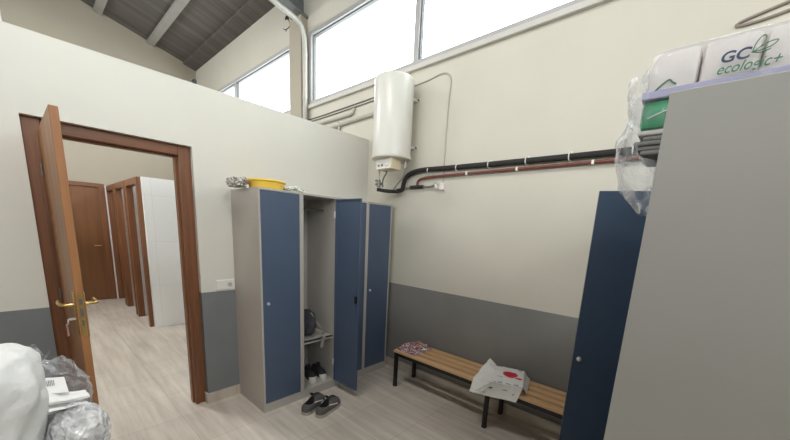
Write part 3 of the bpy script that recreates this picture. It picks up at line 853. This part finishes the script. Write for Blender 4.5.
# cables and tubes under the window sill
for i, (z, lab) in enumerate(((2.945, 'upper dark cable under the window sill behind the heater'), (2.915, 'lower dark cable under the window sill behind the heater'))):
    pts = [(XR-.008, 6.5, z-.02), (XR-.008, 4.5, z-.01), (XR-.008, 3.8, z-.012), (XR-.008, 3.1, z-.004), (XR-.008, 2.45, z+.01)]
    o = MB().tube(pts, .006, 6, smoothpts=1).build('cable', 'cable', None, True); tag(o, lab, 'cable')
o = MB().tube([(XR-.016, 7, 2.83), (XR-.016, 4.2, 2.845), (XR-.016, 3.24, 2.838), (XR-.016, 3.17, 2.85), (XR-.016, 3.15, 2.90)], .016, 8, smoothpts=1).build('conduit', 'tube_grey', None, True)
tag(o, 'white conduit ending in an upturned elbow under the sill', 'conduit')
cn = thing('conduit', (2.67, 4, 2.7), 'thicker white conduit under the sill, reaching behind the heater', 'conduit')
MB().tube([(XR-.02, 7, 2.72), (XR-.02, 4.2, 2.735), (XR-.02, 3.6, 2.755), (XR-.02, 2.9, 2.775), (XR-.02, 2.45, 2.78)], .020, 10, smoothpts=1).build('tube', 'tube_grey', cn, True)
MB().tube([(XR-.02, 3.42, 2.775), (XR-.02, 3.42, 2.70), (XR-.02, 3.42, 2.60)], .016, 8).tube([(XR-.02, 3.42, 2.79), (XR-.02, 3.42, 2.745)], .0195, 8).build('tee_fitting', 'tube_grey', cn, True)

# large conduit climbing the post and running along the rafter
lc = thing('conduit', (2.61, 4.05, 0), 'large pale conduit climbing the post and bending along the steel beam', 'conduit')
MB().tube([(2.63, 4.085, 0), (2.63, 4.085, 3.3), (2.63, 4.085, 3.70), (2.62, 4.085, 3.90), (2.565, 4.075, 4.00), (2.44, 4.065, 4.035), (2.26, 4.06, 4.055), (2.0, 4.06, 4.12), (.6, 4.06, 4.48)], .031, 14, smoothpts=2).build('tube', 'tube_metal', lc, True)
for p, q in (((2.63, 4.085, 3.66), (2.63, 4.085, 3.70)), ((2.63, 4.085, 3.18), (2.63, 4.085, 3.22)), ((2.34, 4.062, 4.046), (2.31, 4.061, 4.05))):
    MB().tube([p, q], .035, 14).build('coupling', 'tube_metal', lc, True)
kb = MB().tube([(2.60, 4.50, 4.20), (2.61, 4.47, 4.225), (2.62, 4.44, 4.19), (2.64, 4.45, 4.12), (2.60, 4.50, 4.08), (2.59, 4.53, 4.10)], [.006, .010, .022, .020, .009, .005], 8, smoothpts=1)
kb.tube([(2.61, 4.49, 4.085), (2.59, 4.47, 4.05)], .005, 6).tube([(2.66, 4.46, 4.15), (2.69, 4.46, 4.15)], .012, 6)
tag(kb.build('cable_hook', 'black', None, True), 'curled black cable hook on the wall beside the post', 'hook')

# loop of cable high on the right wall above the toilet paper
lp = MB().tube([(XR-.0075, -.9, 2.90), (XR-.0075, -.4, 2.815), (XR-.0075, -.15, 2.765), (XR-.0075, -.03, 2.740), (XR-.0075, .030, 2.725), (XR-.0075, .042, 2.712), (XR-.0075, .02, 2.706), (XR-.0075, -.05, 2.708), (XR-.0075, -.15, 2.722), (XR-.0075, -.4, 2.765), (XR-.0075, -.9, 2.84)], .0075, 8, smoothpts=2)
M['loop'] = plain('brown_grey_cable', srgb(146, 136, 126), .6)
tag(lp.build('cable_loop', 'loop', None, True), 'looped pale cable on the wall above the toilet paper pack', 'cable')

# ------------------------------------------------------------------ toilet paper pack on the side locker
XP = 1.25
tp = thing('toilet_paper_pack', (1.42, -.2, 1.80), 'clear-wrapped pack of white toilet rolls printed in green on the locker', 'toilet paper')
z_lo, z_hi = 1.955, 2.072
pitch = .1135; yl = .186
for row in range(3):
    for k in range(6):
        ya = yl-k*pitch; xa = XP+row*.118
        MB().box(xa, xa+.116, ya-pitch+.0015, ya-.0015, z_lo, z_hi, bev=.016).build('wrapped_roll', 'roll_white', tp, True)
MB().box(XP-.004, XP+.350, yl-6*pitch+.004, yl+.004, z_lo-.004, z_lo+.019, bev=.003).build('lilac_band', 'lilac', tp)
MB().box(XP+.03, XP+.33, -.46, -.11, 1.801, z_lo-.006, bev=.01).build('lower_rolls', 'roll_white', tp)
T = lambda y, z, rx=0: Matrix.Translation((XP-.0158, y, z)) @ Matrix(((0, 0, -1, 0), (-1, 0, 0, 0), (0, 1, 0, 0), (0, 0, 0, 1)))
text_mesh('printed_letters', 'GC', .040, 'navy', T(.035, 2.003) @ Matrix.Diagonal((.92, .86, 1, 1)), tp, .12, weight=.0010)
text_mesh('printed_letters', 'ecologic+', .037, 'ink_green', T(.038, 1.977) @ Matrix.Diagonal((.77, .9, 1, 1)), tp, .30, weight=.0002)
lf = MB()
LP = lambda a, b: (XP-.0158, -.034-a, 2.018+b)
lf.tube([LP(-.012, -.004), LP(-.010, .014), LP(.000, .030), LP(.008, .024), LP(.004, .008), LP(-.010, -.004)], .0012, 5, smoothpts=2)
lf.tube([LP(.002, .004), LP(.012, .011), LP(.030, .013), LP(.022, .002), LP(.006, -.004), LP(-.012, -.004)], .0012, 5, smoothpts=2)
lf.tube([LP(-.014, -.004), LP(.002, -.010), LP(.018, -.005)], .0012, 5, smoothpts=2)
lf.build('printed_leaf', 'ink_green', tp)
lf = MB()
LQ = lambda a, b: (XP-.0035, .150-a, 1.968+b)
lf.tube([LQ(-.01, .004), LQ(.004, .018), LQ(.018, .028), LQ(.024, .018), LQ(.034, .012)], .0022, 5, smoothpts=2)
lf.build('printed_leaf', 'ink_green', tp)
# film wrapped round the pack, slack at the near end
def film_fn(u, v):
    # v along the pack's length from its tail to its slack end, u round the girth
    a = u*2*pi
    y = -.44+v*(.655)
    cx, cz = XP+.177, 1.972
    sx, sz = .192, .112
    e = max(0, (v-.90)/.10)
    k = 1-.45*e*e
    c, s = cos(a), sin(a)
    x = cx+math.copysign(abs(c)**.28, c)*sx*k; z = cz+math.copysign(abs(s)**.28, s)*sz*k
    if v > .80:
        n = noise.noise(Vector((x*16, y*16, z*16)))
        w = min(1, (v-.80)/.12)
        x += .016*n*w; z += .018*noise.noise(Vector((x*14+4, y*14, z*14)))*w; y += .012*n*w
    return Vector((x, y, max(z, 1.8615-.02*max(0, v-.8))))
MB().grid(film_fn, 56, 46, closeu=True).build('film', 'film', tp, 'all')
# green packet and grey folded cloths squeezed in below, over the locker's edge
gp = thing('paper_packet', (1.36, 0, 1.875), 'green wrapped packet under the toilet roll pack, jutting past locker edge', 'packet')
MB().box(XP+.004, XP+.20, -.10, .186, 1.872, 1.950, bev=.014).build('wrap', 'green', gp, True)
def fl(y, z): return (XP+.002, y, z)
MB().tube([fl(.168, 1.90), fl(.14, 1.912), fl(.10, 1.925), fl(.07, 1.940)], .002, 5, smoothpts=1).build('crease', 'roll_white', gp)
cl = thing('cloth_stack', (1.36, .02, 1.80), 'dark grey folded cloths under the green packet, jutting past locker edge', 'cloth')
MB().box(XP+.006, XP+.21, -.10, .186, 1.856, 1.871, bev=.006).build('top_fold', 'grey_cloth_light', cl, True)
for i, z in enumerate((1.801, 1.8145, 1.828, 1.8415)):
    MB().box(XP+.004+.004*(i % 2), XP+.21, -.10, .178+.010*((i*7) % 3-.6), z, z+.013, bev=.005).build('fold', 'grey_cloth', cl, True)
# slack clear bag hanging over the locker's front edge
hb = tp
def hang(u, v):
    # u around, v downward
    a = u*2*pi
    z = 2.02-.385*v
    prof = [(0, .045), (.12, .030), (.30, .034), (.48, .046), (.60, .056), (.75, .052), (.90, .036), (1, .010)]
    for (a0, r0), (a1, r1) in zip(prof, prof[1:]):
        if a0 <= v <= a1: ry = r0+(r1-r0)*(v-a0)/(a1-a0)
    yc = .196-.055*max(0, v-.55)*2.2
    if v < .58: yc = max(yc, .19)
    x = XP+.09+cos(a)*(.10-.05*max(0, v-.5))
    y = yc+sin(a)*ry
    n = noise.noise(Vector((x*17, y*17, z*17)))+.6*noise.noise(Vector((x*40, y*40, z*40)))
    y += n*.012; x += .014*noise.noise(Vector((x*20+9, y*20, z*20)))
    if y < .102 : y = .102
    if z > 1.795: y = max(y, .1785) if abs(cos(a)) < .95 else y
    return Vector((x, y, z))
MB().grid(hang, 44, 40, closeu=True).build('slack_film', 'film_thick', hb, 'all')
MB().grid(lambda u, v: Vector((XP+.02+.01*sin(v*6), .20+.030*u*(1-abs(v-.5)), 1.915-.04*v+.016*u)), 6, 8).build('film_corner', 'film_thick', hb)
MB().grid(lambda u, v: Vector((XP+.02+.02*sin(v*6), .205+.025*u*(1-v), 1.80-.05*v+.012*u)), 6, 8).build('film_corner', 'film_thick', hb)

# ------------------------------------------------------------------ pile of laundry and packaging at the lower left
tb = thing('side_table', (-.42, 1.52, 0), 'grey table under the white cloth and plastic bags', 'table')
MB().box(-.95, .09, 1.14, 1.92, .715, .75, bev=.004).build('table_top', 'table', tb)
for x in (-.91, .02):
    for y in (1.18, 1.85): MB().box(x, x+.035, y, y+.035, 0, .715).build('leg', 'black', tb)
def cloth_fn(u, v):
    a = u*2*pi
    prof = [(.752, .235), (.85, .268), (.95, .287), (1.03, .303), (1.08, .303), (1.125, .293), (1.155, .275), (1.175, .235), (1.186, .15), (1.19, 0)]
    t = v*(len(prof)-1); k = min(int(t), len(prof)-2); t -= k
    z = prof[k][0]+(prof[k+1][0]-prof[k][0])*t; rr = prof[k][1]+(prof[k+1][1]-prof[k][1])*t
    w = min(1, rr/.2)
    fold = 1+(.020*sin(a*7+z*22)+.012*sin(a*15+2.2-z*30))*w
    x = -.312+cos(a)*rr*fold; y = 1.38+sin(a)*rr*.75*fold
    n = noise.noise(Vector((x*7, y*7, z*5)))
    d = .010*n+.006*noise.noise(Vector((x*24, y*24, z*18)))
    return Vector((x+d*cos(a), y+d*sin(a), max(.7515, z+d*.9)))
o = MB().grid(cloth_fn, 120, 60, closeu=True).build('white_sheet', 'white_cloth', None, 'all')
tag(o, 'crumpled white cotton sheet heaped at lower left before the grey band', 'sheet')
# clear bag behind it, packets inside
pb = thing('plastic_bag', (.0, 1.62, .752), 'clear crinkled plastic bag rising behind the white sheet and envelopes', 'bag')
MB().lump((-.012, 1.66, .865), (.112, .13, .165), 11, .20, 1.9, 5, .753, True).build('bag_film', 'film_thick', pb, True)
MB().grid(lambda u, v: Vector((-.05+.055*u+.012*sin(v*7), 1.58+.03*sin(u*5+v*3), 1.00+.125*v*(.75+.25*sin(u*6)))), 12, 12).build('bag_mouth', 'film_thick', pb, 'all')
MB().lump((-.05, 1.66, .82), (.05, .08, .065), 4, .2, 2, 3, .754).build('contents', 'stuff_dark', pb, True)
# silvery crinkled bag in front
sb = thing('plastic_bag', (.03, 1.36, .752), 'silvery crinkled plastic bag at the foot of the pile by the door', 'bag')
MB().lump((.045, 1.385, .850), (.072, .085, .098), 21, .14, 2.2, 5, .753, True).build('bag_film', 'film_silver', sb, True)
MB().lump((.04, 1.385, .825), (.046, .06, .070), 6, .2, 3, 3, .754).build('contents', 'stuff_dark', sb, True)
# envelopes between the two bags
def env(name, label, P, seed, lines=False):
    e = thing(name, P[0], label, 'envelope')
    f0 = lambda u, v: bil(P, u, v)+Vector((0, 0, .006*noise.noise(Vector((u*2, v*2, seed)))))
    m = MB().grid(f0, 10, 10); m.grid(lambda u, v: f0(u, v)+Vector((0, 0, -.006)), 10, 10)
    m.build('cover', 'paper', e, 'all')
    if lines:
        for k in range(5):
            MB().grid(lambda u, v, k=k: f0(.30+.06*k+.03*u, .45+.3*v)+Vector((0, 0, .0015)), 2, 2).build('printed_bar', 'print_grey', e)
    return e
env('envelope', 'white envelope with grey printed bars lying on the pile', [(-.03, 1.44, .990), (.034, 1.42, .985), (.030, 1.50, 1.010), (-.03, 1.52, 1.015)], 1., True)
env('envelope', 'plain white envelope tip sticking out over the silvery bag', [(-.03, 1.38, .976), (.082, 1.43, .950), (.074, 1.455, .965), (-.03, 1.43, .995)], 3.)
env('envelope', 'white folded envelope under the pointed one, above the silvery bag', [(-.03, 1.35, .960), (.060, 1.37, .952), (.104, 1.45, .905), (-.02, 1.42, .958)], 5.)

# ------------------------------------------------------------------ fill lights added out of view to brighten the floor and washroom
for k, (x, y, lab) in enumerate(((.25, 1.55, 'added unseen fill light over the floor before the open locker'), (.1, -1.0, 'added unseen fill light beside the toilet paper lockers'), (-.1, 5.6, 'added unseen fill light over the washroom'))):
    zt = ZE+SL*(XR-x); zl = 4.45 if y < 3 else 4.75
    r = thing('added_fill_light', (x, y, zl), lab, 'light', )
    MB().box(x-.09, x+.09, y-.62, y+.62, zl, zl+.05, bev=.004).build('housing', 'white_plastic', r)
    for dx in (-.045, .045):
        MB().tube([(x+dx, y-.59, zl-.016), (x+dx, y+.59, zl-.016)], .013, 10).build('fill_tube', 'fill_glow', r, True)
    for dy in (-.5, .5): MB().tube([(x, y+dy, zl+.05), (x, y+dy, zt+.01)], .005, 6).build('suspension_rod', 'lock_grey', r)
    l = bpy.data.lights.new('fill_light', 'AREA'); l.shape = 'RECTANGLE'; l.size = .2; l.size_y = 1.2; l.energy = FILL_POWER*(1. if y < 3 else 2.6); l.color = (1, .985, .955)
    o = bpy.data.objects.new('fill_light', l); COL.objects.link(o); o.location = (x, y, zl-.035); o.visible_camera = True

# ------------------------------------------------------------------ light: daylight through the high windows and the added unseen openings
w = bpy.data.worlds.new('overcast_sky'); SC.world = w; w.use_nodes = True
nt = w.node_tree; bg = nt.nodes['Background']
tcn = N(nt, 'ShaderNodeTexCoord'); sx = N(nt, 'ShaderNodeSeparateXYZ'); nt.links.new(tcn.outputs['Generated'], sx.inputs[0])
nt.links.new(ramp(nt, sx.outputs[2], [(0., (.90, .95, .98, 1)), (.45, (.97, .99, 1, 1)), (1., (1, 1, .99, 1))]), bg.inputs[0])
bg.inputs[1].default_value = 7.0

def portal(loc, rot, sx_, sy_):
    l = bpy.data.lights.new('sky_portal', 'AREA'); l.shape = 'RECTANGLE'; l.size = sx_; l.size_y = sy_
    l.cycles.is_portal = True
    o = bpy.data.objects.new('sky_portal', l); COL.objects.link(o); o.location = loc; o.rotation_euler = rot
    return o
portal((XR+.10, .93, 3.525), (0, rad(90), 0), .85, 6.26)
portal((XR+.10, 6.05, 3.525), (0, rad(90), 0), .85, 3.1)
portal((-6.05, 2.1, 3.55), (0, rad(-90), 0), 1.3, 11.0)  # added far side opening, unseen
portal((-1.5, -4.1, 3.975), (rad(90), 0, 0), 7.4, .95)  # added rear gable opening, unseen
portal((-.5, YG+.05, 4.175), (rad(-90), 0, 0), 1.2, 1.55)

# ------------------------------------------------------------------ camera
cam = bpy.data.cameras.new('camera'); co = bpy.data.objects.new('camera', cam); COL.objects.link(co)
yaw, pitch, roll = rad(48.25074), rad(-11.18805), rad(2.85274)
fwd = Vector((sin(yaw)*cos(pitch), cos(yaw)*cos(pitch), sin(pitch)))
rgt = Vector((cos(yaw), -sin(yaw), 0)); up = rgt.cross(fwd)
r2 = rgt*cos(roll)+up*sin(roll); u2 = -rgt*sin(roll)+up*cos(roll)
co.matrix_world = Matrix(((r2.x, u2.x, -fwd.x, 0), (r2.y, u2.y, -fwd.y, 0), (r2.z, u2.z, -fwd.z, 1.545), (0, 0, 0, 1)))
cam.sensor_fit = 'HORIZONTAL'; cam.sensor_width = 36
cam.lens = 328.479*36/790
cam.shift_y = (296-220)/790
cam.clip_start = .02
SC.camera = co

SC.view_settings.view_transform = 'Standard'; SC.view_settings.look = 'None'
SC.view_settings.exposure = .3; SC.view_settings.gamma = 1.; SC.view_settings.use_curve_mapping = False
SC.cycles.use_denoising = True
SC.cycles.max_bounces = 12; SC.cycles.diffuse_bounces = 7; SC.cycles.transparent_max_bounces = 24
SC.cycles.sample_clamp_indirect = 8.
